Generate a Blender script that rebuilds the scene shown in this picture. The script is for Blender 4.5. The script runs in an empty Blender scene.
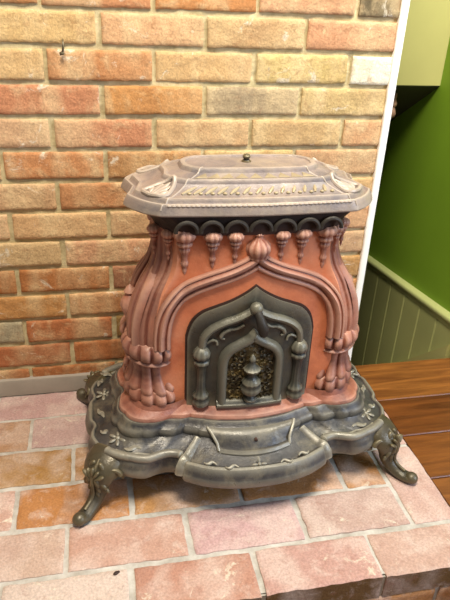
import bpy, bmesh, math, random
from mathutils import Vector, Matrix, noise
PI = math.pi
C = bpy.context.scene.collection
rnd = random.Random(7)

# ------------------------------------------------------------------ helpers
def lin(c):
    return tuple(((v/255)/12.92 if v/255 <= .04045 else ((v/255+.055)/1.055)**2.4) for v in c)

class MB:
    """collects verts and faces (millimetres) and links them as ONE mesh object"""
    def __init__(s):
        s.v = []; s.f = []; s.col = []
    def add(s, verts, faces, col=None):
        b = len(s.v); s.v += [tuple(p) for p in verts]
        s.f += [tuple(i+b for i in f) for f in faces]
        if col is not None: s.col += [col]*len(verts)
    def box(s, x0, x1, y0, y1, z0, z1, col=None):
        vs = [(x, y, z) for x in (x0, x1) for y in (y0, y1) for z in (z0, z1)]
        s.add(vs, [(0,1,3,2),(4,6,7,5),(0,4,5,1),(2,3,7,6),(0,2,6,4),(1,5,7,3)], col)
    def loft(s, rings, closed=True, cap0=False, cap1=False):
        n = len(rings[0]); vs = [p for r in rings for p in r]; fs = []
        m = n if closed else n-1
        for i in range(len(rings)-1):
            for j in range(m):
                k = (j+1) % n
                fs.append((i*n+j, i*n+k, (i+1)*n+k, (i+1)*n+j))
        if cap0: fs.append(tuple(range(n-1, -1, -1)))
        if cap1: b = (len(rings)-1)*n; fs.append(tuple(range(b, b+n)))
        s.add(vs, fs)
    def tube(s, path, rad, n=10, flat=None, cap=True):
        P = [Vector(p) for p in path]; rings = []
        up = None
        for i, p in enumerate(P):
            t = (P[min(i+1, len(P)-1)]-P[max(i-1, 0)]).normalized()
            if up is None:
                a = Vector((0,0,1)) if abs(t.z) < .9 else Vector((0,1,0))
                up = (a - t*a.dot(t)).normalized()
            else:
                up = (up - t*up.dot(t)).normalized()
            sd = t.cross(up)
            r = rad[i] if isinstance(rad, (list, tuple)) else rad
            ra, rb = r if isinstance(r, (list, tuple)) else (r, r)
            rings.append([p + sd*ra*math.cos(2*PI*k/n) + up*rb*math.sin(2*PI*k/n) for k in range(n)])
        s.loft(rings, True, cap, cap)
    def lathe(s, c, prof, n=24, rib=0, amp=0.0, axis='z'):
        rings = []
        for r, h in prof:
            ring = []
            for k in range(n):
                a = 2*PI*k/n
                rr = max(r, .01)*(1 + (amp*(abs(math.cos(rib*a/2))-.6) if rib else 0))
                if axis == 'z': ring.append((c[0]+rr*math.cos(a), c[1]+rr*math.sin(a), c[2]+h))
                else: ring.append((c[0]+rr*math.cos(a), c[1]-h, c[2]+rr*math.sin(a)))
            rings.append(ring)
        s.loft(rings, True, True, True)
    def ball(s, c, r, sx=1, sy=1, sz=1, n=14, m=9, R=None):
        rings = []
        for i in range(m+1):
            th = PI*i/m
            ring = []
            for k in range(n):
                a = 2*PI*k/n
                q = Vector((sx*r*math.sin(th)*math.cos(a), sy*r*math.sin(th)*math.sin(a), -sz*r*math.cos(th)))
                if R: q = R @ q
                ring.append((c[0]+q.x, c[1]+q.y, c[2]+q.z))
            rings.append(ring)
        s.loft(rings)
    def build(s, name, mat, parent=None, angle=40, origin=(0,0,0), smooth=True):
        me = bpy.data.meshes.new(name)
        me.from_pydata([((p[0]-origin[0])/1000, (p[1]-origin[1])/1000, (p[2]-origin[2])/1000) for p in s.v], [], s.f)
        if s.col:
            a = me.attributes.new('tone', 'FLOAT_COLOR', 'POINT')
            a.data.foreach_set('color', [x for c in s.col for x in c])
        bm = bmesh.new(); bm.from_mesh(me)
        if not s.col: bmesh.ops.remove_doubles(bm, verts=bm.verts, dist=1e-6)
        bmesh.ops.recalc_face_normals(bm, faces=bm.faces)
        bm.to_mesh(me); bm.free()
        if smooth:
            me.shade_smooth(); me.set_sharp_from_angle(angle=math.radians(angle))
        o = bpy.data.objects.new(name, me); C.objects.link(o)
        me.materials.append(mat)
        o.location = Vector(origin)/1000
        if parent: o.parent = parent
        return o

def struct(o):
    o['kind'] = 'structure'; return o
def tag(o, label, cat, group=None):
    o['label'] = label; o['category'] = cat
    if group: o['group'] = group
    return o
def smooth_path(pts, sub=6, closed=False):
    """Catmull-Rom through points of any dimension"""
    n = len(pts); out = []
    g = (lambda i: pts[i % n]) if closed else (lambda i: pts[max(0, min(n-1, i))])
    for i in range(n if closed else n-1):
        p0, p1, p2, p3 = g(i-1), g(i), g(i+1), g(i+2)
        for k in range(sub):
            t = k/sub
            out.append(tuple(.5*(2*b+(c-a)*t+(2*a-5*b+4*c-d)*t*t+(3*b-a-3*c+d)*t**3) for a, b, c, d in zip(p0, p1, p2, p3)))
    if not closed: out.append(tuple(pts[-1]))
    return out
def interp(tab, x):
    if x <= tab[0][0]: return tab[0][1]
    for (a, fa), (b, fb) in zip(tab, tab[1:]):
        if x <= b:
            t = (x-a)/(b-a); return fa+(fb-fa)*t
    return tab[-1][1]

# ------------------------------------------------------------------ materials
class NT:
    def __init__(s, name):
        s.m = bpy.data.materials.new(name); s.m.use_nodes = True
        s.t = s.m.node_tree; s.b = s.t.nodes['Principled BSDF']
        s.tc = s.t.nodes.new('ShaderNodeTexCoord')
    def n(s, typ, **kw):
        nd = s.t.nodes.new('ShaderNode'+typ)
        for k, v in kw.items(): setattr(nd, k, v)
        return nd
    def link(s, a, b): s.t.links.new(a, b)
    def coords(s, scale=(1,1,1), kind='Object'):
        mp = s.n('Mapping'); mp.inputs['Scale'].default_value = scale
        s.link(s.tc.outputs[kind], mp.inputs[0]); return mp.outputs[0]
    def noise(s, scale, detail=5, rough=.6, co=None, dist=0):
        nd = s.n('TexNoise'); nd.inputs['Scale'].default_value = scale
        nd.inputs['Detail'].default_value = detail; nd.inputs['Roughness'].default_value = rough
        nd.inputs['Distortion'].default_value = dist
        s.link(co if co else s.tc.outputs['Object'], nd.inputs['Vector']); return nd.outputs['Fac']
    def ramp(s, fac, stops):
        r = s.n('ValToRGB'); e = r.color_ramp.elements
        while len(e) < len(stops): e.new(.5)
        for el, (p, c) in zip(e, stops):
            el.position = p; el.color = (c, c, c, 1) if not isinstance(c, tuple) else c+(1,)
        s.link(fac, r.inputs[0]); return r.outputs[0]
    def mix(s, fac, a, b, mode='MIX'):
        m = s.n('Mix', data_type='RGBA', blend_type=mode)
        for i, v in ((0, fac), (6, a), (7, b)):
            if isinstance(v, (int, float)): m.inputs[i].default_value = v
            elif isinstance(v, tuple): m.inputs[i].default_value = v+(1,)
            else: s.link(v, m.inputs[i])
        return m.outputs[2]
    def math(s, op, a, b=None):
        m = s.n('Math', operation=op)
        for i, v in enumerate((a, b)):
            if v is None: continue
            if isinstance(v, (int, float)): m.inputs[i].default_value = v
            else: s.link(v, m.inputs[i])
        return m.outputs[0]
    def bump(s, h, strength=.3, dist=.002, chain=None):
        b = s.n('Bump'); b.inputs['Strength'].default_value = strength; b.inputs['Distance'].default_value = dist
        s.link(h, b.inputs['Height'])
        if chain: s.link(chain, b.inputs['Normal'])
        return b.outputs[0]
    def done(s, col, rough=.8, metal=0, normal=None, spec=.4):
        for k, v in (('Base Color', col), ('Roughness', rough), ('Metallic', metal), ('Specular IOR Level', spec)):
            if isinstance(v, tuple): s.b.inputs[k].default_value = v+(1,)
            elif isinstance(v, (int, float)): s.b.inputs[k].default_value = v
            else: s.link(v, s.b.inputs[k])
        if normal: s.link(normal, s.b.inputs['Normal'])
        return s.m

def brick_material(name, light, dark, vband=(9, 9, 2.2)):
    k = NT(name)
    at = k.n('Attribute', attribute_name='tone')
    seed = at.outputs['Alpha']
    cb = k.n('CombineXYZ'); k.link(k.math('MULTIPLY', seed, 37.0), cb.inputs[1])
    va = k.n('VectorMath', operation='ADD'); k.link(k.tc.outputs['Object'], va.inputs[0]); k.link(cb.outputs[0], va.inputs[1])
    co = va.outputs[0]
    mp = k.n('Mapping'); mp.inputs['Scale'].default_value = vband; k.link(co, mp.inputs[0])
    band = k.noise(1.6, 2, .5, mp.outputs[0], .4)
    c = k.mix(k.ramp(band, [(.44, 0.), (.64, .5)]), at.outputs['Color'], light)
    c = k.mix(k.ramp(k.noise(26, 6, .7, co, .5), [(.52, 0.), (.72, .55)]), c, light)
    c = k.mix(k.ramp(k.noise(34, 5, .7, co), [(.56, 0.), (.75, .6)]), c, dark)
    c = k.mix(k.ramp(k.noise(5.5, 3, .5, co), [(.58, 0.), (.80, .4)]), c, dark)
    c = k.mix(k.ramp(k.noise(13, 7, .75, co, 1.2), [(.60, 0.), (.66, .7)]), c, lin((232, 222, 200)))
    g = k.noise(220, 4, .7, co)
    c = k.mix(.4, c, k.mix(k.ramp(g, [(.35, .3), (.65, 1.)]), (0.,0.,0.), c), 'MIX')
    nb = k.bump(k.noise(60, 6, .75, co), .75, .005)
    nb = k.bump(g, .35, .0012, nb)
    return k.done(c, .92, 0, nb, .2)

brick_mat = brick_material('wall_brick_clay', lin((228, 202, 156)), lin((150, 98, 62)))
hearth_mat = brick_material('hearth_brick_clay', lin((222, 202, 190)), lin((160, 116, 102)), (7, 7, 7))

k = NT('wall_mortar')
c = k.mix(k.ramp(k.noise(30, 5, .7), [(.35, 0.), (.7, 1.)]), lin((176, 162, 122)), lin((212, 198, 158)))
mortar_mat = k.done(c, .95, 0, k.bump(k.noise(160, 5, .8), .6, .003), .1)
k = NT('hearth_mortar')
c = k.mix(k.ramp(k.noise(22, 5, .7), [(.35, 0.), (.7, 1.)]), lin((162, 156, 146)), lin((204, 200, 192)))
hmortar_mat = k.done(c, .95, 0, k.bump(k.noise(120, 5, .8), .5, .003), .1)

def plain(name, rgb, rough=.7, var=.12, scale=6, bump=.08, bscale=90, spec=.35):
    k = NT(name); a = lin(rgb); b = tuple(v*(1-var*2) for v in a)
    c = k.mix(k.ramp(k.noise(scale, 5, .6), [(.35, 0.), (.7, 1.)]), a, b)
    return k.done(c, rough, 0, k.bump(k.noise(bscale, 4, .6), bump, .002), spec)
white_plaster = plain('white_plaster', (246, 243, 236), .8, .03)
green_paint = plain('green_paint', (122, 156, 40), .55, .06, 3, .05, 200)
olive_paint = plain('olive_paint', (180, 175, 112), .7, .05, 3)
wainscot_paint = plain('wainscot_paint', (176, 178, 116), .5, .05, 4)
rail_paint = plain('rail_paint', (180, 184, 120), .45, .05, 4)
dark_shade_ceiling = plain('dark_shade_ceiling', (58, 62, 38), .9, .05, 4)  # near-black tone paints in the gloom of the unlit stair shaft
grey_strip_mat = plain('grey_strip', (158, 148, 136), .8, .12, 9, .15)

k = NT('oak_boards')
at = k.n('Attribute', attribute_name='tone')
g1 = k.noise(3.2, 6, .6, k.coords((1.4, 16, 16)), .6)
g2 = k.noise(9, 6, .7, k.coords((2.5, 60, 60)))
c = k.mix(k.ramp(g1, [(.32, 0.), (.7, 1.)]), lin((142, 88, 42)), lin((88, 48, 22)))
c = k.mix(k.ramp(g2, [(.5, 0.), (.75, .6)]), c, lin((84, 42, 16)))
c = k.mix(1., c, at.outputs['Color'], 'MULTIPLY')
wood_mat = k.done(c, k.ramp(g2, [(.3, .26), (.7, .42)]), 0, k.bump(g2, .12, .001), .5)

def iron(name, base, second, dust, rough=.6, metal=.0, dustamt=.5, dscale=14, edge=None, spec=.5):
    k = NT(name)
    c = k.mix(k.ramp(k.noise(9, 6, .65, None, .6), [(.38, 0.), (.66, 1.)]), lin(base), lin(second))
    d = k.ramp(k.noise(dscale, 6, .72, None, .3), [(.48, 0.), (.7, dustamt)])
    c = k.mix(d, c, lin(dust))
    geo = k.n('NewGeometry')
    e = k.ramp(geo.outputs['Pointiness'], [(.5, 0.), (.58, .7)])
    c = k.mix(e, c, lin(edge or dust))
    fine = k.noise(240, 4, .7)
    nb = k.bump(k.noise(55, 5, .7), .32, .004)
    return k.done(c, k.ramp(k.noise(30, 4, .6), [(.3, rough-.12), (.7, rough+.2)]), metal, k.bump(fine, .3, .0014, nb), spec)
red_iron = iron('red_painted_iron', (206, 122, 82), (178, 100, 68), (204, 148, 114), .55, 0, .35, 11, (212, 152, 122), .45)
rose_iron = iron('worn_rose_iron', (154, 94, 72), (106, 64, 56), (184, 138, 116), .45, 0, .55, 12, (202, 158, 136), .55)
grey_iron = iron('dusty_grey_iron', (72, 69, 67), (38, 39, 43), (126, 118, 98), .36, .2, .62, 18, (166, 160, 142), .6)
dark_iron = iron('dark_iron', (46, 43, 38), (30, 29, 28), (88, 76, 50), .34, .3, .4, 18, (120, 108, 78), .6)
door_iron = iron('door_iron', (66, 66, 58), (42, 43, 42), (104, 98, 72), .36, .2, .5, 14, (144, 140, 122), .6)
lid_iron = iron('lid_iron', (146, 130, 122), (104, 96, 96), (166, 150, 124), .40, .1, .55, 13, (182, 168, 152), .55)
olive_iron = iron('olive_iron', (132, 116, 88), (104, 92, 72), (160, 142, 104), .45, .1, .5, 30, (170, 154, 122), .5)
black_shade_iron = iron('black_and_shade_iron', (30, 28, 27), (22, 21, 21), (50, 46, 40), .5, .1, .2, 14, (60, 54, 46), .4)  # black latch iron; also paints the lid's shade onto the cornice arches
black_iron = iron('rusty_shade_black_iron', (42, 30, 27), (28, 22, 21), (64, 42, 34), .6, .1, .3, 14, (82, 56, 46), .35)  # rusty black iron; on the cornice cove it paints in the lid's shade

# ------------------------------------------------------------------ setting: brick wall
TONE = dict(C=(206,170,120), O=(194,140,92), P=(202,154,114), R=(178,116,74), B=(162,120,80), G=(166,148,122), D=(80,70,58), W=(236,228,208))
def brick_block(mb, x0, x1, z0, z1, depth, tone, back, plane, jig=1.6, step=8.0, rnd_r=5.0, side=None):
    """a brick whose face is a displaced grid.  plane(a,b,d) turns face coords into xyz, d = protrusion"""
    seed = rnd.random(); col = tuple(lin(tone))+(seed,)
    so = Vector((seed*91, seed*37, seed*13))
    nx = max(3, int((x1-x0)/step)); nz = max(3, int((z1-z0)/step))
    tl = (rnd.uniform(-1,1), rnd.uniform(-1,1))
    def us(n): return [0, .18/n*1.2]+[i/n for i in range(1, n)]+[1-.18/n*1.2, 1]
    U, Vv = us(nx), us(nz)
    vs = []; fs = []
    for b in Vv:
        for a in U:
            x = x0+(x1-x0)*a; z = z0+(z1-z0)*b
            ex = min(a, 1-a)*(x1-x0); ez = min(b, 1-b)*(z1-z0)
            w = noise.noise(Vector((x*.028, z*.028, 3.1))+so)
            w2 = noise.noise(Vector((x*.09, z*.09, 7.7))+so)
            xx = x+(jig*noise.noise(Vector((3.3, z*.05, x*.01))+so))*(1 if ex < 6 else 0)
            zz = z+(jig*noise.noise(Vector((x*.045, 9.3, 0))+so)+.9*w2)*(1 if ez < 6 else 0)
            r = 0
            for e in (ex, ez):
                if e < rnd_r: r += (1-e/rnd_r)**2.5*2.0
            d = depth+w*1.3+w2*1.0+tl[0]*.8-r*(1+.5*w2)
            vs.append(plane(xx, zz, d))
    n = len(U); m = len(Vv)
    for j in range(m-1):
        for i in range(n-1): fs.append((j*n+i, j*n+i+1, (j+1)*n+i+1, (j+1)*n+i))
    loop = [i for i in range(n)]+[(j)*n+n-1 for j in range(1, m)]+[(m-1)*n+i for i in range(n-2, -1, -1)]+[j*n for j in range(m-2, 0, -1)]
    b0 = len(vs)
    # skirt back into the mortar
    def proj_back(p, idx):
        j, i = divmod(idx, n); return plane(x0+(x1-x0)*U[i], z0+(z1-z0)*Vv[j], back)
    L = len(loop)
    sv = [vs[i] for i in loop]+[proj_back(vs[i], i) for i in loop]
    mb.add(vs, fs, col)
    # optional side colour: raw brown clay, darkened to paint in the front face's shade
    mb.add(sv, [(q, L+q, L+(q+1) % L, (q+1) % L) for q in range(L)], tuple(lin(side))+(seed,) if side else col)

# visible brick tones, keyed (row, first half-brick index)
KEY = {(0,-2):'O',(0,0):'O',(0,2):'O',(0,4):'P',(0,6):'D',(1,-1):'C',(1,1):'C',(1,3):'C',(1,5):'P',(2,-2):'C',(2,0):'O',(2,2):'C',(2,4):'C',(2,6):'W',
 (3,-1):'O',(3,1):'O',(3,3):'G',(3,5):'C',(4,-2):'C',(4,0):'O',(4,2):'C',(4,4):'C',(4,6):'P',(5,-1):'O',(5,1):'O',(5,3):'C',(5,5):'P',
 (6,-2):'C',(6,0):'O',(6,4):'C',(6,6):'C',(7,-1):'C',(7,-3):'C',(7,5):'C',(8,-2):'C',(8,0):'C',(8,6):'C',(9,-3):'R',(9,-1):'R',(9,1):'B',(9,5):'O',
 (10,-2):'O',(10,0):'O',(10,6):'O',(11,-3):'G',(11,-1):'R',(11,1):'B',(12,-2):'R',(12,0):'R',(13,-3):'R',(13,-1):'R'}
mb = MB(); WX = 738
plane_wall = lambda a, b, d: (a, -d, b)
for row in range(-9, 14):
    zb = 893-67.7*row; odd = row % 2
    n = -11 if odd else -10
    while True:
        xa = n*106.5+5; xb = (n+2)*106.5-5
        if xa > WX-20: break
        if xb > WX-20: xb = WX
        t = KEY.get((row, n)) or rnd.choice('COOPRC' if row < 8 else 'OROBR')
        tone = tuple(min(250, max(20, v+rnd.uniform(-7, 7))) for v in TONE[t])
        dz = rnd.uniform(-1.3, 1.3)
        vis = -3 <= n and row >= -1
        brick_block(mb, xa+rnd.uniform(-1.5,1.5), (xb if xb == WX else xb+rnd.uniform(-1.5,1.5)), zb+dz, zb+57+dz*.6, rnd.uniform(-1, 1.5), tone, -20, plane_wall, step=6 if vis else 22)
        n += 2
wall = struct(mb.build('wall_back', brick_mat, angle=50))
mb = MB()
# slightly uneven mortar bed behind the brick faces
nx, nz = 190, 150
grid = []
for j in range(nz+1):
    for i in range(nx+1):
        x = -1180+(738+1180)*i/nx; z = -10+1540*j/nz
        grid.append((x, 6.0+2.2*noise.noise(Vector((x*.03, z*.03, 1.7)))+1.2*noise.noise(Vector((x*.12, z*.12, 4))), z))
mb.add(grid, [(j*(nx+1)+i, j*(nx+1)+i+1, (j+1)*(nx+1)+i+1, (j+1)*(nx+1)+i) for j in range(nz) for i in range(nx)])
mb.box(-1180, 736, 14, 130, -10, 1530)
o = struct(mb.build('wall_back_mortar', mortar_mat, wall, smooth=False))
# white plaster corner beside the last bricks
mb = MB()
rings = []
for z in [-12]+[i*12.0 for i in range(0, 128)]:
    j = 1.4*noise.noise(Vector((z*.045, 1, 2)))+1.0*noise.noise(Vector((z*.2, 5, 2)))
    jo = .5*noise.noise(Vector((z*.05, 8, 2)))
    rings.append([(736+j, 3, z), (736+j, -3, z), (738+j, -4.5, z), (752+jo, -4.5, z), (754.5+jo, -2, z), (755+jo, 6, z), (755, 132, z), (736, 132, z)])
mb.loft(rings, True, True, True)
struct(mb.build('trim_1', white_plaster, angle=60))
# grey strip along the foot of the brick wall
mb = MB()
prof = [(-2, 0), (-9, 0), (-9.5, 40), (-8, 45), (-2, 46.5), (8, 46.5)]
mb.loft([[(x, y+.5*noise.noise(Vector((x*.02, z*.1, 0))), z+.9*noise.noise(Vector((x*.015, z, 3)))) for y, z in prof] for x in [-1180+i*16 for i in range(120)]], False)
struct(mb.build('baseboard_back', grey_strip_mat, angle=30))

# ------------------------------------------------------------------ setting: raised brick hearth
HT = dict(p=(190,154,142), q=(196,164,152), r=(180,138,124), o=(176,130,80), w=(208,184,172))
mb = MB(); plane_h = lambda a, b, d: (a, b, d)
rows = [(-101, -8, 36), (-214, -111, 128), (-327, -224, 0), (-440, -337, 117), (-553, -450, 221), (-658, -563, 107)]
for ri, (ya, yb, j0) in enumerate(rows):
    xe = 668 if ri < 5 else 768
    x = j0-227*7
    while x < xe-30:
        xa, xb = max(x+5, -1180), min(x+227-5, xe-5 if ri < 5 else xe)
        if xb-xa > 20 and xb > -1150:
            if xe-5-xb < 40: xb = xe-5 if ri < 5 else xe
            t = HT['o' if ri == 3 and xa > -130 else rnd.choice('pqrwpq' if ri > 2 else 'poqwro')]
            t = tuple(v+rnd.uniform(-6, 6) for v in t)
            brick_block(mb, xa+rnd.uniform(-2,2), min(xb+rnd.uniform(-2,2), xe), ya+rnd.uniform(-2,2), yb+rnd.uniform(-2,2) if ri < 5 else yb, rnd.uniform(-.8,.8), t, -58, plane_h, 2.2, 9 if xb > -200 else 22, side=(118, 88, 54) if ri == 5 else None)  # front row sides: brown clay with shade mixed into the tone
            if xb > xe-60: break
        x += 227
for ya, yb in ((-553, -337), (-327, -111), (-101, -8)):
    brick_block(mb, 674, 768, ya, yb, rnd.uniform(-.6,.6), HT['q'], -58, plane_h, 2, 9)
# two courses on the front and right faces
plane_f = lambda a, b, d: (a, -658-d, b)
for ri, (za, zb, j0) in enumerate(((-118, -62, 0), (-184, -128, 107))):
    x = j0-227*6
    while x < 760:
        xa, xb = x+5, min(x+222, 768)
        if xb-xa > 20: brick_block(mb, max(xa, -1180), xb, za, zb, rnd.uniform(-1,1), TONE[rnd.choice('RBO')], -30, plane_f, 1.6, 12)
        x += 227
hearth = struct(mb.build('hearth', hearth_mat, angle=50))
mb = MB()
nx, ny = 150, 60; grid = []
for j in range(ny+1):
    for i in range(nx+1):
        x = -1180+1946*i/nx; y = -650+650*j/ny
        grid.append((x, y, -3.2+1.3*noise.noise(Vector((x*.03, y*.03, 1.7)))))
mb.add(grid, [(j*(nx+1)+i, j*(nx+1)+i+1, (j+1)*(nx+1)+i+1, (j+1)*(nx+1)+i) for j in range(ny) for i in range(nx)])
mb.box(-1180, 764, -653, 0, -190, -7)
struct(mb.build('hearth_mortar', hmortar_mat, hearth, smooth=False))

# ------------------------------------------------------------------ setting: wooden landing, stairs, stairwell
def boards(mb, x0, x1, seams, z, th, tones=None):
    for i, (a, b) in enumerate(zip(seams, seams[1:])):
        t = rnd.uniform(.8, 1.12); col = (t, t*rnd.uniform(.95, 1.02), t*rnd.uniform(.9, 1.02), rnd.random())
        if tones and i < len(tones): col = tones[i]
        y0, y1 = min(a, b)+1.2, max(a, b)-1.2
        e = 2.2
        prof = [(y0, z-th), (y0, z-e), (y0+e, z), (y1-e, z), (y1, z-e), (y1, z-th)]
        b0 = len(mb.v)
        xs = [x0+(x1-x0)*i/24 for i in range(25)]
        mb.loft([[(x, y, zz) for y, zz in prof] for x in xs], True, True, True)
        mb.col += [col]*(len(mb.v)-b0)
mb = MB()
boards(mb, 771, 1900, [6, -160, -299, -440, -580, -720, -860], -4, 30, [(1.05,1.08,.95,.1),(.62,.52,.46,.3),(.78,.7,.62,.6)])
landing = struct(mb.build('floor', wood_mat, angle=30))
mb = MB()
mb.box(771, 1900, -860, -8, -190, -36, (1,1,1,0))
struct(mb.build('floor_joists', wood_mat, landing, smooth=False))
mb = MB()                                   # the lower floor in front of the hearth
boards(mb, -1180, 1900, [-690-140*i for i in range(18)], -186, 20)
struct(mb.build('floor_lower', wood_mat, angle=30))
mb = MB()                                   # flight going down behind the wall
for i in range(9):
    y0 = 14+215*i; z0 = -4-195*(i+1)
    mb.box(758, 1092, y0-8, y0+228, z0-28, z0, (.9,.85,.8,rnd.random()))
    mb.box(758, 1092, y0, y0+16, z0-10, z0+195-30, (.7,.65,.6,rnd.random()))
struct(mb.build('stairs', wood_mat, smooth=False))

GX = 1100
mb = MB(); mb.box(GX, GX+90, -30, 2400, -2300, 1530)
struct(mb.build('wall_right', green_paint, smooth=False))
mb = MB(); mb.box(GX+90, 1900, -30, 60, -190, 1530)
struct(mb.build('wall_landing', olive_paint, smooth=False))
# tongue and groove wainscot with a capped chair rail following the stairs
def railz(y): return 81-.111*(y-87)
mb = MB()
seams = [-175+103.5*i for i in range(1, 22)]
for a, b in zip(seams, seams[1:]):
    g = 4.0
    A, B = a+.4, b-.4
    zt0, zt1 = railz(A)-6, railz(B)-6
    pts = [(GX+1, A), (GX-5, A), (GX-5-5, A+g), (GX-10, B-g), (GX-5, B), (GX+1, B)]
    lo = -2200
    mb.loft([[(x, y, lo) for x, y in pts], [(x, y, railz(y)-6) for x, y in pts]], True, True, True)
struct(mb.build('wall_right_wainscot', wainscot_paint, angle=25))
mb = MB()
prof = [(0, -24), (-13, -22), (-15, -8), (-20, -5), (-24, 2), (-24, 10), (-20, 15), (0, 17)]
mb.loft([[(GX+x, y, railz(y)+z) for x, z in prof] for y in (-30, 300, 600, 1200, 2000)], True, True, True)
struct(mb.build('trim_2', rail_paint, angle=50))
# sloping skirt board beside the flight
mb = MB()
def sk(y): return 2-.93*(y-53)
prof = []
mb.loft([[(GX-26, y, sk(y)), (GX-26, y, sk(y)-230), (GX-10, y, sk(y)-230), (GX-10, y, sk(y)+4)] for y in (30, 500, 1000, 1900)], True, True, True)
struct(mb.build('trim_3', olive_paint, angle=30))
# header over the opening, sloping soffit below it, added end and side walls
mb = MB(); mb.box(757, GX, 401, 470, 700, 1530)
struct(mb.build('wall_header', olive_paint, smooth=False))
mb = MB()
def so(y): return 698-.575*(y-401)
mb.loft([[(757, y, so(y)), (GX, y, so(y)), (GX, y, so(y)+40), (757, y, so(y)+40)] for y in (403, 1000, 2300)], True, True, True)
struct(mb.build('ceiling', dark_shade_ceiling, smooth=False))
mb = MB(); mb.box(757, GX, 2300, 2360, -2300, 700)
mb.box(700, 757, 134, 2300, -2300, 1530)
struct(mb.build('wall_shaft_blocker', dark_shade_ceiling, smooth=False))  # unseen walls added to keep ambient light out of the shaft

# ------------------------------------------------------------------ small loose things
mb = MB()                                   # pale and brown turned piece under the header
mb.lathe((986, 452, 640), [(3,-44),(9,-40),(12,-30),(9,-20),(6,-12),(10,-6),(11,0),(8,8),(6,14),(8,20),(7,30),(3,34),(2,44)], 18)
o = mb.build('hanging_ornament', plain('pale_brown_wood', (168, 132, 112), .6, .3, 30), None, 40, (986, 452, 596))
tag(o, 'small pale brown turned ornament hanging in the dark gap under the olive header', 'ornament')
mb = MB(); mb.tube([(986,452,684),(986,452,700)], 1.0, 6)
mb.build('cord', dark_shade_ceiling, None, 40, (986,452,700)).parent = o
o2 = [c for c in o.children][0]; o2.location = Vector((0,0,.104))
# bent iron hook driven into the mortar at the upper left
mb = MB()
mb.tube(smooth_path([(37,9,833),(37,-6,832),(37.5,-14,829),(37,-17,822),(36,-15,814),(33,-12,808),(30,-10,806)], 4), [2.0]*24+[1.6], 8)
mb.ball((34,-12,809), 4.2, 1.2, 1, .8)
tag(mb.build('wall_hook', dark_iron, None, 50, (37,0,820)), 'small dark bent hook stuck in the brick wall at the upper left', 'hook')
mb = MB(); mb.ball((81,-571,2.0), 4.0, 1.5, .9, .55, R=Matrix.Rotation(.5,3,'Z'))
mb.ball((85,-569,1.8), 2.4, 1.2, 1, .7)
tag(mb.build('debris_crumb', black_iron, None, 50, (81,-571,0)), 'tiny dark crumb lying on the front row of hearth bricks', 'debris')
# ------------------------------------------------------------------ the parlor stove
stove = bpy.data.objects.new('parlor_stove', None); C.objects.link(stove)
stove.location = (.366, -.245, 0)
tag(stove, 'ornate red and grey cast iron parlor stove standing on the brick hearth', 'stove')
class SB(MB):
    """stove coordinates: u across (mm from the middle), y as in the room, z up"""
    def put(s, name, mat, parent=None, angle=40):
        s.v = [(p[0], p[1]+245, p[2]) for p in s.v]
        return s.build(name, mat, parent or stove, angle)
YC = -245
def mirror4(quarter):
    """(u, v) from the front middle to the left middle -> closed ring, all four quarters"""
    q = quarter
    L = [(-u, v) for u, v in q]                      # front mid -> left mid
    Lb = [(-u, -v) for u, v in reversed(q[:-1])]     # left -> back mid
    Rb = [(u, -v) for u, v in q[1:]]                 # back -> right mid
    Rf = [(u, v) for u, v in reversed(q[1:-1])]
    return L+Lb+Rb+Rf
def resample(pts, n):
    d = [0]
    for a, b in zip(pts, pts[1:]): d.append(d[-1]+math.dist(a, b))
    out = []; j = 0
    for i in range(n):
        t = d[-1]*i/(n-1)
        while j < len(d)-2 and d[j+1] < t: j += 1
        k = (t-d[j])/max(1e-9, d[j+1]-d[j])
        out.append(tuple(a+(b-a)*k for a, b in zip(pts[j], pts[j+1])))
    return out
def polar(ring_q, th):
    """radius of a star shaped quarter outline at angle th (0 = front, pi/2 = side)"""
    best = None
    for (u0, v0), (u1, v1) in zip(ring_q, ring_q[1:]):
        a0, a1 = math.atan2(u0, v0), math.atan2(u1, v1)
        if a0 <= th <= a1+1e-9:
            du, dv = u1-u0, v1-v0; s, c = math.sin(th), math.cos(th)
            den = s*dv-c*du
            if abs(den) < 1e-9: return math.hypot(u0, v0)
            return (u0*dv-v0*du)/den
    return math.hypot(*ring_q[-1])
def sm(pts, sub=5): return smooth_path(pts, sub)

# ---- base plate: lobed rim, dished plate, stepped moulding up to the body
RQ = sm([(0,237),(50,234),(100,222),(136,204),(148,196)], 6)[:-1]+sm([(149,184),(160,172),(180,167),(200,171),(222,178),(246,173),(268,160)], 5)[:-1]+sm([(272,158),(290,146),(306,128),(318,108),(325,92)], 5)[:-1]+sm([(327,84),(325,66),(321,56),(322,44),(330,30),(333,0)], 5)
IQ = sm([(0,112),(60,106),(110,96),(138,92),(160,101),(188,106),(218,96),(238,72),(246,44),(242,22),(234,12),(230,0)], 6)
NT_ = 64
ths = []
for i in range(NT_+1): ths.append(PI/2*i/NT_)
crit = [math.atan2(u, v) for u, v in RQ]
ths = sorted(set([round(t, 4) for t in ths+crit]))
ths = [t for i, t in enumerate(ths) if i == 0 or t-ths[i-1] > .004]
def Rr(th): return polar(RQ, th)
def Ir(th): return polar(IQ, th)
def ring_at(t, z, grow=0, zf=None):
    q = []
    for th in ths:
        r = Rr(th)*(1-t)+Ir(th)*t+grow*scal(th)
        q.append((r*math.sin(th), r*math.cos(th)))
    return [(u, YC-v, (zf(u, v, z) if zf else z)) for u, v in mirror4(q)]
def scal(th):
    w = max(0, 1-((th-1.05)/.42)**4) if abs(th-1.05) < .42 else 0
    return w*(5.5*abs(math.sin((th-.63)/.84*PI*4))**.55-1.5)
mb = SB()
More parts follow.
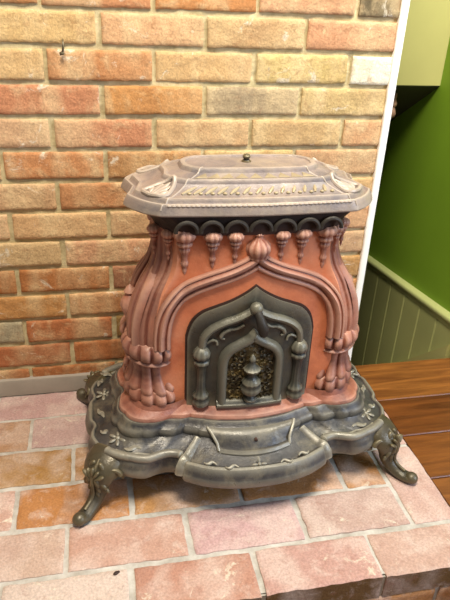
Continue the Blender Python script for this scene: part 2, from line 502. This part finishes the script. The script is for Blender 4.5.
prof = [(.16,80,0),(.10,72,0),(.03,73,0),(-.01,79,0),(-.025,87,0),(-.01,94,0),(.005,97,0),(.02,102,0),(.045,110,0),(.075,115,0),(.12,116.5,0),(.155,114,0),(.18,112,0),(.24,113.5,0),(.34,117,0),(.46,122,0),(.57,128,0),(.645,135,0),(.665,139,0)]
mb.loft([ring_at(*p) for p in prof])
base = mb.put('base', grey_iron, None, 32)
mb = SB()                                            # underside closing plate
mb.loft([ring_at(.16, 80), ring_at(.5, 92), ring_at(.95, 96)])
r = ring_at(.95, 96); mb.add(r, [tuple(range(len(r)))])
mb.put('base_underside', black_iron, base, 30)
mb = SB()
prof = [(.63,130,1),(.615,135,1.1),(.615,142,1.15),(.635,147,1.1),(.67,150,1),(.70,152,1),(.735,156,1),(.765,160,1),(.78,162,1),(.80,161.5,.8),(.835,161,.5)]
mb.loft([ring_at(*p) for p in prof])
mb.put('step_moulding', grey_iron, base, 28)
mb = SB()
prof = [(.825,159,.9),(.825,164,.9),(.845,168.5,.8),(.88,170.5,.6),(.93,173,.3),(1.05,178,0),(1.12,190,0)]
mb.loft([ring_at(*p) for p in prof])
mb.put('plinth', rose_iron, None, 28)
# beads that follow the rim
def rim_curve(t, z, a0, a1, sgn, n=40, back=1):
    out = []
    for i in range(n):
        th = a0+(a1-a0)*i/(n-1); r = Rr(th)*(1-t)+Ir(th)*t
        out.append((sgn*r*math.sin(th), YC-back*r*math.cos(th), z))
    return out
aN = math.atan2(150, 182); aL = math.atan2(140, 200); aC = math.atan2(300, 134)
for s in (-1, 1):
    for bk in (1, -1):
        mb = SB(); mb.tube(rim_curve(.10, 118, aN+.02, aC, s, 40, bk), [5.0]+[8.5]*38+[5.0], 10)
        mb.tube(rim_curve(.24, 115, aN+.10, aC-.03, s, 36, bk), 3.0, 8)
        mb.put('rim_bead', grey_iron, base)
# bracket knuckles where the lobe meets the wings, and ribs running in to the step
for s in (-1, 1):
    for a, w in ((aN-.03, 14),):
        mb = SB()
        pts = []
        for t, z in ((.0,88),(.03,101),(.09,112),(.2,112),(.36,117),(.5,122),(.6,128)):
            r = Rr(a)*(1-t)+Ir(a)*t; pts.append((s*r*math.sin(a), YC-r*math.cos(a), z))
        mb.tube(sm(pts, 4), [(w*1.1, w*.5)]*6+[(w*1.0-i*.2, w*.42) for i in range(19)], 10)
        mb.put('rim_rib', grey_iron, base)
# cast emblems on the plate: a cross on the lobe, rosettes at the corners
def emblem(c, axes, r, n, name):
    mb = SB(); ex, ey = axes; ez = ex.cross(ey); R = Matrix((ex, ey, ez)).transposed()
    for i in range(n):
        a = 2*PI*i/n; q = R @ Vector((math.cos(a)*r, math.sin(a)*r, 0))
        Rl = R @ Matrix.Rotation(a, 3, 'Z')
        mb.ball((c[0]+q.x, c[1]+q.y, c[2]+q.z), r*.62, 1, .5, .32, 12, 6, Rl)
    mb.ball(c, r*.4, 1, 1, .7, 10, 6, R)
    mb.put(name, grey_iron, base)
sl = math.atan2(12, 18)
emblem((0, -462, 117.5), (Vector((1,0,0)), Vector((0, math.cos(sl), math.sin(sl)))), 9, 4, 'cross_emblem')
for s in (-1, 1):
    emblem((s*268, -352, 124), (Vector((.8,s*.6,0)), Vector((-.6*s,.8,.25)).normalized()), 12, 6, 'rosette')
    emblem((s*292, -200, 122.5), (Vector((.8,s*.6,0)), Vector((-.6*s,.8,.1)).normalized()), 12, 6, 'rosette')
    for (u0, y0, ln, ang) in ((55,-462,26,.22),(95,-446,26,.42),(283,-300,34,1.5),(300,-262,34,1.2),(279,-250,30,2.2),(300,-150,30,1.9),(274,-160,34,1.4),(286,-120,30,.6),(240,-382,34,.2),(215,-372,26,2.6),(292,-325,24,.6)):
        pts = []
        for i in range(9):
            t = i/8; pts.append((s*(u0+ln*(t-.5)*math.cos(ang)), y0+ln*(t-.5)*math.sin(ang)+4*math.sin(t*6.0), 0))
        zz = 118 if u0 < 120 else 119.5
        mb = SB(); mb.tube([(a, b, zz) for a, b, _ in pts], [((1.2+2.4*math.sin(PI*i/8)) if u0 < 120 else (1.5+4.5*math.sin(PI*i/8)**.8, 1.2+2.2*math.sin(PI*i/8))) for i in range(9)], 8)
        mb.put('leaf_relief', grey_iron, base)
# ---- ash lip in front of the door
mb = SB()
def lip(w, y, z, bow):
    return [(w*(-1+2*i/14), y-bow*(1-(-1+2*i/14)**2), z) for i in range(15)]
mb.loft([lip(88,-372,140,6), lip(90,-374,150,8), lip(90,-384,154,12), lip(86,-392,152,14), lip(80,-398,147,15), lip(72,-408,131,16), lip(70,-412,127,16), lip(73,-419,127,16), lip(73,-423,122,16), lip(70,-423,114,16)], False)
for s in (-1, 1):
    mb.tube([(s*90,-372,144),(s*90,-384,154),(s*85,-396,151),(s*75,-410,134),(s*73,-420,123)], 3.2, 8)
lipo = mb.put('ash_lip', grey_iron, None, 35)
mb = SB(); mb.lathe((2,-419,141), [(0,-6),(3.4,-6),(3.4,1.2),(2.6,1.8),(0,1.8)], 12, axis='y')
mb.put('rivet', black_iron, lipo)

# ---- four cabriole legs
def leg(sx, sy):
    d = Vector((.62*sx, .785*sy, 0)); sd = Vector((-d.y, d.x, 0)); k = Vector((292*sx, YC+sy*130, 0)); U = Vector((0,0,1))
    def P(a, b, z): q = k+d*a+sd*b; return (q.x, q.y, z)
    mb = SB()
    path = [(-14,104),(3,96),(19,84),(28,68),(29,52),(32,37),(43,23),(60,13),(77,10),(91,12.5),(100,18)]
    rad = [(38,20),(40,23),(38,23),(32,21),(24,18),(19,16),(16,13.5),(15,12),(15.5,10.5),(15,9.5),(10,6)]
    pp = sm([P(a, 0, z) for a, z in path], 4); rr = sm(rad, 4)
    mb.tube(pp, rr, 16)
    lg = mb.put('leg', dark_iron, None, 60)
    mb = SB()                                        # rolled toe
    mb.ball(P(93,0,14), 14.0, 1, 1, .92, 16, 10)
    mb.put('toe', dark_iron, lg)
    mb = SB()                                        # ridge down the front of the knee
    mb.tube(sm([P(20,0,108),P(40,0,92),P(49,0,70),P(48,0,52),P(49,0,40),P(58,0,30),P(76,0,23)], 4), [4.5]*10+[3.5]*15, 8)
    for b in (-1, 1):
        mb.tube(sm([P(12,b*20,104),P(31,b*19,88),P(38,b*14,68),P(38,b*9,50),P(42,b*7,36),P(54,b*6,24)], 4), [3.4]*12+[2.6]*9, 8)
    mb.put('knee_ridge', dark_iron, lg)
    for b in (-1, 1):                                # volutes at both shoulders
        side = (sd.x*b > 0) == (sx > 0)
        off = (lambda bb: -4-.95*(bb-26)) if side else (lambda bb: 2-.55*(bb-26))
        mb = SB(); pts = []; rd = []
        for i in range(34):
            t = i/33; a = t*2.6*PI; r = 14*(1-t*.8)
            bb = 29+r*math.cos(a); pts.append(P(off(bb)+22-3*t, b*bb, 82+r*math.sin(a))); rd.append(5.5-2.4*t)
        mb.tube(pts, rd, 9)
        mb.ball(P(off(30)+20, b*29, 82), 6.5, 1, 1, 1, 10, 7)
        mb.put('scroll', dark_iron, lg)
        mb = SB()                                    # bracket that sweeps back under the rim
        mb.tube(sm([P(off(q)+e, b*q, z) for q, e, z in ((36,6,66),(44,4,80),(53,2,86),(59,2,79),(64,1,74),(69,0,83),(78,-2,88),(86,-3,82),(90,-3,77),(95,-3,84),(102,-4,90))], 4), [7.0]*14+[6]*14+[5]*13, 9)
        mb.put('bracket_scroll', dark_iron, lg)
        mb = SB()                                    # acanthus leaf lobes
        for (a, bb, z, r, tw) in ((30,b*12,98,11,.5),(40,b*19,66,10,.8),(46,b*9,72,10,.3),(36,b*22,54,9,.9),(44,b*10,54,8,.3),(44,b*8,40,7,.3)):
            R = Matrix((d, sd, U)).transposed() @ Matrix.Rotation(b*tw, 3, 'X')
            mb.ball(P(a, bb, z), r, .55, .55, 1.2, 12, 8, R)
        mb.put('leaf_ornament', dark_iron, lg)
    mb = SB()                                        # palmette in the middle of the knee
    for i in range(-2, 3):
        R = Matrix((d, sd, U)).transposed() @ Matrix.Rotation(-i*.5, 3, 'X')
        mb.ball(P(44, i*7, 84+8-abs(i)*4), 11, .6, .40, 1.2, 10, 7, R)
    mb.put('palmette', dark_iron, lg)
for sx in (-1, 1):
    for sy in (-1, 1): leg(sx, sy)

# ---- body shell
def yp(u): return -346+18*(min(abs(u), 130)/130)**2
CU = [(180,196),(300,200),(340,200),(370,197),(395,191),(430,179),(465,160),(490,153),(530,153),(590,155)]
CY = [(180,-292),(300,-292),(340,-291),(400,-286),(465,-279),(520,-275),(590,-273)]
CR = [(180,1.0),(290,.93),(350,.97),(400,.93),(430,.88),(465,.82),(500,.77),(560,.74),(590,.74)]
EA, EB = 50, 35                                     # half axes of a column's section, long axis on the cant
def cs(tab, z): return (interp(tab, z-6)+interp(tab, z)+interp(tab, z+6))/3
mb = SB(); rings = []
for i in range(54):
    z = 172+(590-172)*i/53; hw = cs(CU, z)-8; cy = cs(CY, z)
    f = [(u, yp(u)+max(0, (z-430)/160)*6) for u in [hw*(-1+2*j/40) for j in range(41)]]
    hs = cs(CU, z)+22*cs(CR, z)
    ring = f+[(hs, cy+10), (hs, YC+(YC-cy)-10)]+[(u, 2*YC-y) for u, y in reversed(f)]+[(-hs, YC+(YC-cy)-10), (-hs, cy+10)]
    rings.append([(u, y, z) for u, y in ring])
mb.loft(rings, True, True, True)
body = mb.put('body', red_iron, None, 40)

# ---- fluted corner columns
def column(sx, sy):
    def ctr(z): return sx*cs(CU, z), (cs(CY, z) if sy < 0 else 2*YC-cs(CY, z))
    N = 132
    dl = Vector((sx*.6, .8 if sy < 0 else -.8, 0)); dn = Vector((sx*.8, -.6 if sy < 0 else .6, 0))
    def ring(z, k, amp=0, nf=14, shape='flute', ph=0):
        cu, cy = ctr(z); out = []
        for i in range(N):
            a = 2*PI*i/N; q = nf*(a+ph)/2
            if shape == 'flute': m = 1-amp*(1-abs(math.cos(q)))**1.5
            else: m = 1-amp*(1-abs(math.sin(q)))**1.6
            p = dl*(EA*k*m*math.cos(a))+dn*(EB*k*m*math.sin(a))
            out.append((cu+p.x, cy+p.y, z))
        return out
    mb = SB()
    mb.loft([ring(306+(584-306)*i/60, cs(CR, 306+(584-306)*i/60), .17, 13) for i in range(61)], True, True, True)
    col = mb.put('corner_column', rose_iron, None, 60)
    mb = SB()                                        # upper scalloped ring and its bead
    pr = []
    for i in range(13):
        t = i/12; pr.append(ring(284+38*t, .72+.55*math.sin(PI*(.08+.84*t))**.6, .20*math.sin(PI*t)**.5, 12, 'bead', .2))
    mb.loft(pr, True, True, True); mb.put('scalloped_ring', rose_iron, col, 70)
    mb = SB()
    mb.loft([ring(276+10*i/8, 0.92+.20*math.sin(PI*i/8)**.7) for i in range(9)], True, True, True)
    mb.put('ring_bead', rose_iron, col, 60)
    mb = SB()                                        # flared foot of petals
    W = [(210,1.16),(216,1.22),(222,1.20),(230,1.08),(242,.93),(256,.85),(270,.87),(282,.96)]
    mb.loft([ring(210+71*i/24, interp(W, 210+71*i/24), .26*(1-.25*i/24), 9) for i in range(25)], True, True, True)
    mb.put('petal_foot', rose_iron, col, 60)
    mb = SB()
    pr = []
    for i in range(13):
        t = i/12; pr.append(ring(179+37*t, .86+.43*math.sin(PI*(.06+.88*t))**.6, .18*math.sin(PI*t)**.5, 10, 'bead', .1))
    mb.loft(pr, True, True, True); mb.put('scalloped_ring', rose_iron, col, 70)
for sx in (-1, 1):
    for sy in (-1, 1): column(sx, sy)

# ---- ogee arch mouldings (front, and one on each side)
def sweep_flat(mb, path, prof, surf):
    """path of (u,z); prof of (w,h): w to the left of travel, h outwards; surf(u,z,h) -> xyz"""
    rings = []
    for i, (u, z) in enumerate(path):
        a = path[max(0, i-1)]; b = path[min(len(path)-1, i+1)]
        t = Vector((b[0]-a[0], b[1]-a[1])).normalized(); nrm = Vector((-t.y, t.x))
        rings.append([surf(u+nrm.x*w, z+nrm.y*w, h) for w, h in prof])
    mb.loft(rings, False)
def ogee(half, mb, prof, surf):
    for s in (-1, 1):
        pth = [(s*u, z) for u, z in half]
        pr = [(w*s, h) for w, h in prof]
        # mitre the first section on the centre line
        rings = []
        for i, (u, z) in enumerate(pth):
            a = pth[max(0, i-1)]; b = pth[min(len(pth)-1, i+1)]
            t = Vector((b[0]-a[0], b[1]-a[1])).normalized(); nrm = Vector((-t.y, t.x))
            if i == 0: rings.append([surf(0, z-s*w*s*(-1)*0 + (w*s*-1)*(-1)*0 + (nrm.y/abs(nrm.y))*w/max(.5, abs(nrm.y)), h) for w, h in pr])
            else:
                q = []
                for w, h in pr:
                    uu = u+nrm.x*w
                    if uu*s < 0: uu = 0
                    q.append(surf(uu, z+nrm.y*w, h))
                rings.append(q)
        mb.loft(rings, False)
def fsurf(u, z, h):
    y = yp(u)
    if abs(u) > 135: y -= 9*min(1, (abs(u)-135)/30)
    return (u, y+max(0, (z-430)/160)*6-h, z)
ARCH = sm([(0,503),(9,495),(24,486),(50,474),(84,461),(116,446),(142,427),(160,404),(170,378),(174,352),(175,336),(175,319)], 5)
mb = SB()
ogee(ARCH, mb, [(-17,-6),(-16.5,3),(-14.5,6.5),(-11.5,7.5),(-8.5,6.5),(-7,3.5),(-5.2,4),(-4,7.5),(-.5,11),(3.5,12),(7,9.5),(8.3,6),(10,5.5),(11.5,7.5),(14.5,7),(16.5,3),(17,-6)], fsurf)
mb.put('arch_moulding', rose_iron, None, 45)
for s in (-1, 1):
    def ssurf(u, z, h):
        x = cs(CU, z)+22*cs(CR, z)+h; return (s*x, YC+u, z)
    mb = SB()
    SA = sm([(0,490),(10,478),(34,462),(52,440),(62,408),(64,360),(64,300)], 5)
    ogee(SA, mb, [(-12,-4),(-11,5),(-7,8),(-3,5),(1,11),(7,10),(11,4),(12,-4)], ssurf)
    mb.put('side_arch_moulding', rose_iron, None, 45)
    mb = SB(); mb.lathe((s*228, YC, 372), [(0,-34),(10,-30),(16,-16),(20,0),(16,14),(9,22),(12,28),(8,36),(0,44)], 18, 10, .12)
    mb.put('side_finial', rose_iron, None)

# ---- door
def plate(mb, hw, zb, top, y0, th, nu=64, nz=16):
    us = [hw*(-1+2*i/nu) for i in range(nu+1)]
    def P(u, t, d): zt = top(abs(u)); return (u, yp(u)-d, zb+(zt-zb)*t)
    front = [[P(u, j/nz, y0) for j in range(nz+1)] for u in us]
    mb.loft(front, False)
    mb.loft([[P(u, 1, y0), P(u, 1, y0-th)] for u in us], False)
    mb.loft([[P(u, 0, y0), P(u, 0, y0-th)] for u in us], False)
    for u in (us[0], us[-1]): mb.loft([[P(u, j/nz, y0), P(u, j/nz, y0-th)] for j in range(nz+1)], False)
DT = sm([(0,447),(18,433),(45,417),(74,404),(96,393),(112,377),(121,358),(126,336)], 5)
NTp = sm([(0,341),(10,331),(28,321),(42,311),(50,298),(53,280)], 5)
dtop = lambda u: interp(DT, u); ntop = lambda u: interp(NTp, u)
mb = SB(); plate(mb, 130, 175, lambda u: interp([(a*1.03, b+5) for a, b in DT], u), 1.2, 4)
mb.put('door_gap', black_iron, body)
mb = SB(); plate(mb, 126, 177, dtop, 5, 6)
door = mb.put('door', door_iron, None, 35)
dsurf = lambda u, z, h: (u, yp(u)-5-h, z)
mb = SB()                                            # ogee rib springing from the colonnettes
half = sm([(0,404),(14,394),(34,384),(60,374),(82,360),(95,342),(99,318)], 5)
ogee(half, mb, [(-8,-1),(-7.5,4),(-5,8.5),(0,11),(5,8.5),(7.5,4),(8,-1)], dsurf)
mb.put('arch_rib', door_iron, door, 50)
for s in (-1, 1):                                    # cusped leaf under the rib
    mb = SB()
    mb.tube([dsurf(s*u, z, 2) for u, z in sm([(20,370),(34,362),(48,360),(60,352),(63,342),(56,339)], 4)], [(3.2)]*8+[4.2]*8+[3,2.6,2.2,1.8,1.5], 8)
    mb.tube([dsurf(s*u, z, 2) for u, z in sm([(90,330),(80,336),(72,334),(70,326)], 4)], [3]*6+[2.5]*7, 8)
    mb.put('cusp_leaf', door_iron, door)
    mb = SB(); c = dsurf(s*99, 0, 2)                 # colonnette: bulb, shaft, capital
    mb.lathe(c, [(0,184),(15,184),(17,188),(18,195),(14,201),(15.5,204),(16,209),(11,215),(9,226),(8.4,250),(9.5,272),(13,282),(15.5,284),(15.5,290),(12,293),(16.5,299),(17.5,306),(14,314),(9,320),(0,323)], 28, 9, .10)
    mb.put('colonnette', door_iron, door, 60)
mb = SB(); c = dsurf(0, 408, 9); mb.ball(c, 12.5, 1, 1, 1, 18, 12)
mb.lathe((0, c[1]+8, 408), [(6,-6),(9,-2),(9,2),(6,6)], 14, axis='y')
mb.put('finial', door_iron, door)
mb = SB()                                            # dark latch handle hanging from the finial
mb.tube(sm([dsurf(1,404,14), dsurf(6,388,24), dsurf(11,372,25), dsurf(15,354,18)], 4), [7,7.5,8,8.5,9,9.5,10,10.5,11,10.5,10,9,7], 12)
mb.put('latch_handle', black_shade_iron, door)
mb = SB(); plate(mb, 53, 186, ntop, 5.6, 1.5, 40, 12)
k = NT('cast_relief_ground')
vn = k.n('TexVoronoi'); vn.inputs['Scale'].default_value = 120; k.link(k.tc.outputs['Object'], vn.inputs['Vector'])
h = k.math('ADD', vn.outputs['Distance'], k.math('MULTIPLY', k.noise(90, 5, .7), .8))
c_ = k.mix(k.ramp(k.noise(45, 5, .7), [(.45, 0.), (.62, 1.)]), lin((58, 49, 30)), lin((112, 94, 54)))
relief_mat = k.done(c_, .45, .25, k.bump(h, .9, .006), .5)
mb.put('niche_ground', relief_mat, door)
r_ = random.Random(5)
for s in (-1, 1):
    for zc in range(200, 312, 15):
        for uu in (22, 36):
            if zc > ntop(uu)-14: continue
            pts = []
            a0 = r_.uniform(0, 6)
            for i in range(9):
                t = i/8; a = a0+t*4.2; r = 6.5*(1-.6*t)
                pts.append(dsurf(s*(uu+r*math.cos(a)), zc+r*math.sin(a), 2.4))
            mb = SB(); mb.tube(pts, [2.6-1.4*i/8 for i in range(9)], 6)
            mb.put('vine_relief', relief_mat, door)
mb = SB()                                            # niche frame
half = sm([(0,346),(9,337),(28,326),(44,315),(54,300),(58,280),(58.5,250)], 5)+[(58.5, 250-6.8*i) for i in range(1, 11)]
ogee(half, mb, [(-10,-1),(-9.5,6),(-7,10.5),(-1,12.5),(3,11.5),(6.5,8),(9.5,4),(10,-1)], dsurf)
mb.loft([[dsurf(-68+136*i/24, z, h) for z, h in ((178,-1),(178,10),(181,13),(187,13),(190,9),(194,7),(196,2),(196,-1))] for i in range(25)], False)
mb.put('niche_frame', door_iron, door, 50)
mb = SB(); c = dsurf(0, 0, 8)                        # urn standing in the niche
mb.lathe(c, [(0,196),(12,196),(13,200),(8,204),(7,208),(14,213),(20,221),(21,229),(17,235),(18,238),(19,242),(14,248),(9,254),(8,260),(11,264),(16,268),(17,272),(12,276),(7,282),(5,288),(6.5,292),(6,296),(3,302),(0,306)], 26, 11, .12)
mb.put('urn', door_iron, door, 60)

# ---- hanging pendants and the finial over the arch
def pendant(u, y, zt, zb, r, name='pendant'):
    h = zt-zb; mb = SB()
    P = [(0,1),(.45,.995),(.75,.97),(1.0,.90),(1.02,.84),(.85,.77),(.55,.735),(.62,.72),(.72,.69),(.70,.65),(.5,.615),(.42,.60),(.5,.575),(.52,.545),(.40,.50),(.3,.46),(.24,.34),(.3,.31),(.36,.27),(.32,.22),(.2,.19),(.16,.17),(.2,.14),(.19,.09),(.08,.03),(0,0)]
    mb.lathe((u, y, zb), [(r*a, h*b) for a, b in P][::-1], 36, 10, .14)
    mb.put(name, rose_iron, None, 60)
for s in (-1, 1):
    pendant(s*132, -326, 560, 468, 20)
    pendant(s*83, yp(83)+2, 557, 484, 17)
    pendant(s*43, yp(43)+2, 556, 492, 15)
    pendant(s*160, -312, 553, 492, 12)
    pendant(s*183, -284, 553, 494, 12)
    for yy in (-225, -180): pendant(s*176, yy, 556, 486, 13)
mb = SB()
mb.lathe((0, -342, 496), [(0,-2),(7,-1),(11,2),(15,6),(17,9),(16,13),(20,18),(22.5,26),(21,34),(15,41),(8,46),(6,50),(8,53),(5,57),(0,60)], 40, 10, .15)
mb.put('arch_finial', rose_iron, None, 60)

# ---- cornice under the lid: cove and hanging arches, the lid's shade painted in black
LQ = sm([(0,127),(60,124.5),(120,121),(176,117)], 4)[:-1]+sm([(178,116),(200,101),(219,80)], 4)[:-1]+sm([(220,78),(230,62),(235,50)], 4)[:-1]+sm([(235,49),(229,28),(222,0)], 4)
TQ = [(0,37)]+[(108*i/10, 37-.06*i*i) for i in range(1, 9)]+[(98,26),(108,14),(112,0)]
lths = sorted(set([round(PI/2*i/70, 4) for i in range(71)]+[round(math.atan2(u, v), 4) for u, v in LQ]))
lths = [t for i, t in enumerate(lths) if i == 0 or t-lths[i-1] > .003]
LYC = -231
def lring(t, z, g=0, fn=None):
    q = []
    for th in lths:
        # match outlines by proportion round the edge rather than by angle
        a = polar(LQ, th); p = (a*math.sin(th), a*math.cos(th))
        b = polar(TQ, math.atan2(p[0]*112/228, p[1]*37/127)); th2 = math.atan2(p[0]*112/228, p[1]*37/127)
        p2 = (b*math.sin(th2), b*math.cos(th2))
        L = math.hypot(*p)
        q.append((p[0]*(1-t)+p2[0]*t+g*p[0]/L, p[1]*(1-t)+p2[1]*t+g*p[1]/L))
    return [(u, LYC-v, z) for u, v in mirror4(q)]
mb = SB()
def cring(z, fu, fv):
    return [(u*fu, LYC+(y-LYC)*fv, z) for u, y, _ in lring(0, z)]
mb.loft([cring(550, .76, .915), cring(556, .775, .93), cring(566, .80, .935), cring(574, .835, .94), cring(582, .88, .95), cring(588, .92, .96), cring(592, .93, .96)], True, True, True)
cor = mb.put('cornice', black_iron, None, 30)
for i in range(-3, 4):
    u = i*44; y = -351+3*(abs(i)/3)**2
    mb = SB()
    mb.tube([(u+19*math.sin(a), y-2*math.cos(a), 559+19*math.cos(a)) for a in [PI*.5*(-1+2*q/22) for q in range(23)]], 4.0, 8)
    mb.put('cornice_arch', black_shade_iron, cor)

# ---- lid
mb = SB()
prof = [(.20,588,0),(.05,588,0),(.01,588.5,0),(-.004,591,0),(.0,595,0),(.02,600,0),(.04,606,0),(.055,609,0),(.075,610,0),(.09,608,0),(.11,606,0),(.13,608,0),(.15,612.5,0),(.17,616,0),(.20,617,0),(.225,616,0),(.25,616,0),(.34,619.5,0),(.44,624,0),(.52,629,0),(.545,631,0),(.565,636,0),(.585,638.5,0),(.62,639,0),(.65,637.5,0),(.70,639,0),(.78,642,0),(.82,644,0),(.84,648,0),(.86,651.5,0),(.89,652.5,0),(.93,652,0),(.945,649.5,0),(1.0,649.5,0)]
mb.loft([lring(*p) for p in prof], True, False, True)
lid = mb.put('lid', lid_iron, None, 26)
mb = SB()                                            # underside of the lid
mb.loft([lring(.02, 588.5), lring(.3, 589)], True, False, True)
mb.put('lid_underside', black_iron, lid)
mb = SB()
mb.lathe((-3, -226, 649), [(0,0),(9,0),(9.5,2),(7,3.5),(5,5),(7,8),(7.5,11),(5,14),(0,15)], 18)
mb.put('lid_screw', dark_iron, lid)
def lpt(th, t, sgn=1):
    a = polar(LQ, th); p = (a*math.sin(th), a*math.cos(th)); th2 = math.atan2(p[0]*112/228, p[1]*37/127)
    b = polar(TQ, th2); p2 = (b*math.sin(th2), b*math.cos(th2))
    z = interp([(q[0], q[1]) for q in prof[3:]], t)
    return Vector((sgn*(p[0]*(1-t)+p2[0]*t), LYC-(p[1]*(1-t)+p2[1]*t), z))
def lth(u): return math.atan2(abs(u), 118), (1 if u >= 0 else -1)
for u in range(-156, 157, 26):                       # small leaves along the lower band
    th, g = lth(u); a, b = lpt(th, .33, g), lpt(th, .50, g); mb = SB()
    mb.tube([a-Vector((7,0,0)), (a+b)/2+Vector((0,0,-.6)), b+Vector((7,0,-.6))], [2.0, 4.0, 1.5], 8)
    mb.ball(a+Vector((6,0,1)), 3.4, 1.2, 1, .8, 8, 6)
    mb.put('lid_leaf', olive_iron, lid)
for u in range(-152, 153, 38):                       # pointed tongues on the upper band
    th, g = lth(u); a, b = lpt(th, .67, g), lpt(th, .81, g); mb = SB()
    mb.add([a-Vector((12,0,-.6)), a+Vector((12,0,.6)), b+Vector((0,0,.6)), (a*2+b)/3+Vector((0,0,2.4))], [(0,1,3),(1,2,3),(2,0,3)])
    mb.put('lid_tongue', olive_iron, lid)
mb = SB(); rings = []                                # fine beaded line on the fascia
for i in range(700):
    u = -172+344*i/699; th, g = lth(u); p = lpt(th, .045, g); r = 1.2+1.3*abs(math.sin(u*PI/9))
    rings.append([(p.x, p.y+r*math.cos(q), p.z+r*math.sin(q)) for q in [2*PI*j/6 for j in range(6)]])
mb.loft(rings, True, True, True)
mb.put('beaded_line', lid_iron, lid)
aS = math.atan2(178, 116)
for s in (-1, 1):                                    # shell cartouches on the canted corners
    for bk in (1, -1):
        fl = (lambda p: Vector((p.x, 2*LYC-p.y, p.z))) if bk < 0 else (lambda p: p)
        aE = math.atan2(231, 52)
        def cp(a, t, dz): return tuple(fl(lpt(aS+.05+(aE-aS-.1)*a, t, s)+Vector((0,0,dz))))
        mb = SB()                                    # scrolled frame of the cartouche
        mb.tube(sm([cp(a, t, 1) for a, t in ((.5,.17),(.15,.19),(.03,.27),(.10,.40),(.28,.52),(.5,.58),(.72,.52),(.90,.40),(.97,.27),(.85,.19),(.5,.17))], 5), [4.2]*51, 8)
        mb.put('shell_cartouche', lid_iron, lid); mb = SB()
        for a0, a1, t0, t1 in ((.5,.5,.22,.52),(.42,.30,.24,.46),(.58,.70,.24,.46),(.33,.16,.24,.36),(.67,.84,.24,.36)):
            mb.tube([cp(a0+(a1-a0)*i/6, t0+(t1-t0)*i/6, 1.2) for i in range(7)], [(1.5+5*math.sin(PI*i/6), 1.2+2.2*math.sin(PI*i/6)) for i in range(7)], 8)
        mb.put('cartouche_leaf', lid_iron, lid)
    mb = SB()                                        # seam ribs between front and corner pieces
    for th in (aS,):
        mb.tube([tuple(lpt(th, t, s)+Vector((0,0,-.5))) for t in [.02+.9*i/30 for i in range(31)]], 1.5, 7)
    mb.put('seam_rib', lid_iron, lid)

for o in stove.children:
    if o.name == 'lid': o['label'] = 'pinkish grey iron lid with stepped ornamental edge and a small screw on top'
    if o.name == 'door': o['label'] = 'dark grey pointed arch door with an urn in a niche'
    if o.name == 'body': o['label'] = 'orange red painted iron body'
    if o.name == 'base': o['label'] = 'dusty dark grey lobed base plate'

# ------------------------------------------------------------------ camera
cam = bpy.data.cameras.new('camera'); co = bpy.data.objects.new('camera', cam); C.objects.link(co)
yaw, pit, roll = .2194, .4865, .0458
f = Vector((math.sin(yaw)*math.cos(pit), math.cos(yaw)*math.cos(pit), -math.sin(pit)))
rt = Vector((math.cos(yaw), -math.sin(yaw), 0)); up = rt.cross(f)
r2 = rt*math.cos(roll)+up*math.sin(roll); u2 = up*math.cos(roll)-rt*math.sin(roll)
co.matrix_world = Matrix(((r2.x,u2.x,-f.x,.09442),(r2.y,u2.y,-f.y,-1.30234),(r2.z,u2.z,-f.z,.9405),(0,0,0,1)))
cam.sensor_fit = 'VERTICAL'; cam.sensor_height = 24; cam.sensor_width = 18; cam.lens = 596.03/600*24
cam.clip_start = .02
bpy.context.scene.camera = co

# ------------------------------------------------------------------ light
def area(name, loc, tgt, size, power, col):
    l = bpy.data.lights.new(name, 'AREA'); l.shape = 'RECTANGLE'; l.size, l.size_y = size; l.energy = power; l.color = col
    o = bpy.data.objects.new(name, l); C.objects.link(o); o.location = loc
    o.rotation_euler = (Vector(tgt)-Vector(loc)).to_track_quat('-Z', 'Y').to_euler(); return o
area('ceiling_lamp_light', (.15, -.95, 2.3), (.3, -.25, .2), (.45, .45), 50, (1, .90, .74))
area('window_light', (2.6, -1.9, 1.3), (.5, -.3, .2), (1.1, 1.1), 46, (.68, .80, 1))
area('stairwell_fill_light', (.98, -.42, 1.9), (1.05, .5, .35), (.3, .3), 22, (1, .97, .86))  # added fill to brighten the stairwell and header, no known lamp here
w = bpy.data.worlds.new('world'); bpy.context.scene.world = w; w.use_nodes = True
w.node_tree.nodes['Background'].inputs[0].default_value = (1, .95, .87, 1)
w.node_tree.nodes['Background'].inputs[1].default_value = .24
vs = bpy.context.scene.view_settings
vs.view_transform = 'Standard'; vs.look = 'None'; vs.gamma = 1; vs.use_curve_mapping = False; vs.exposure = .2
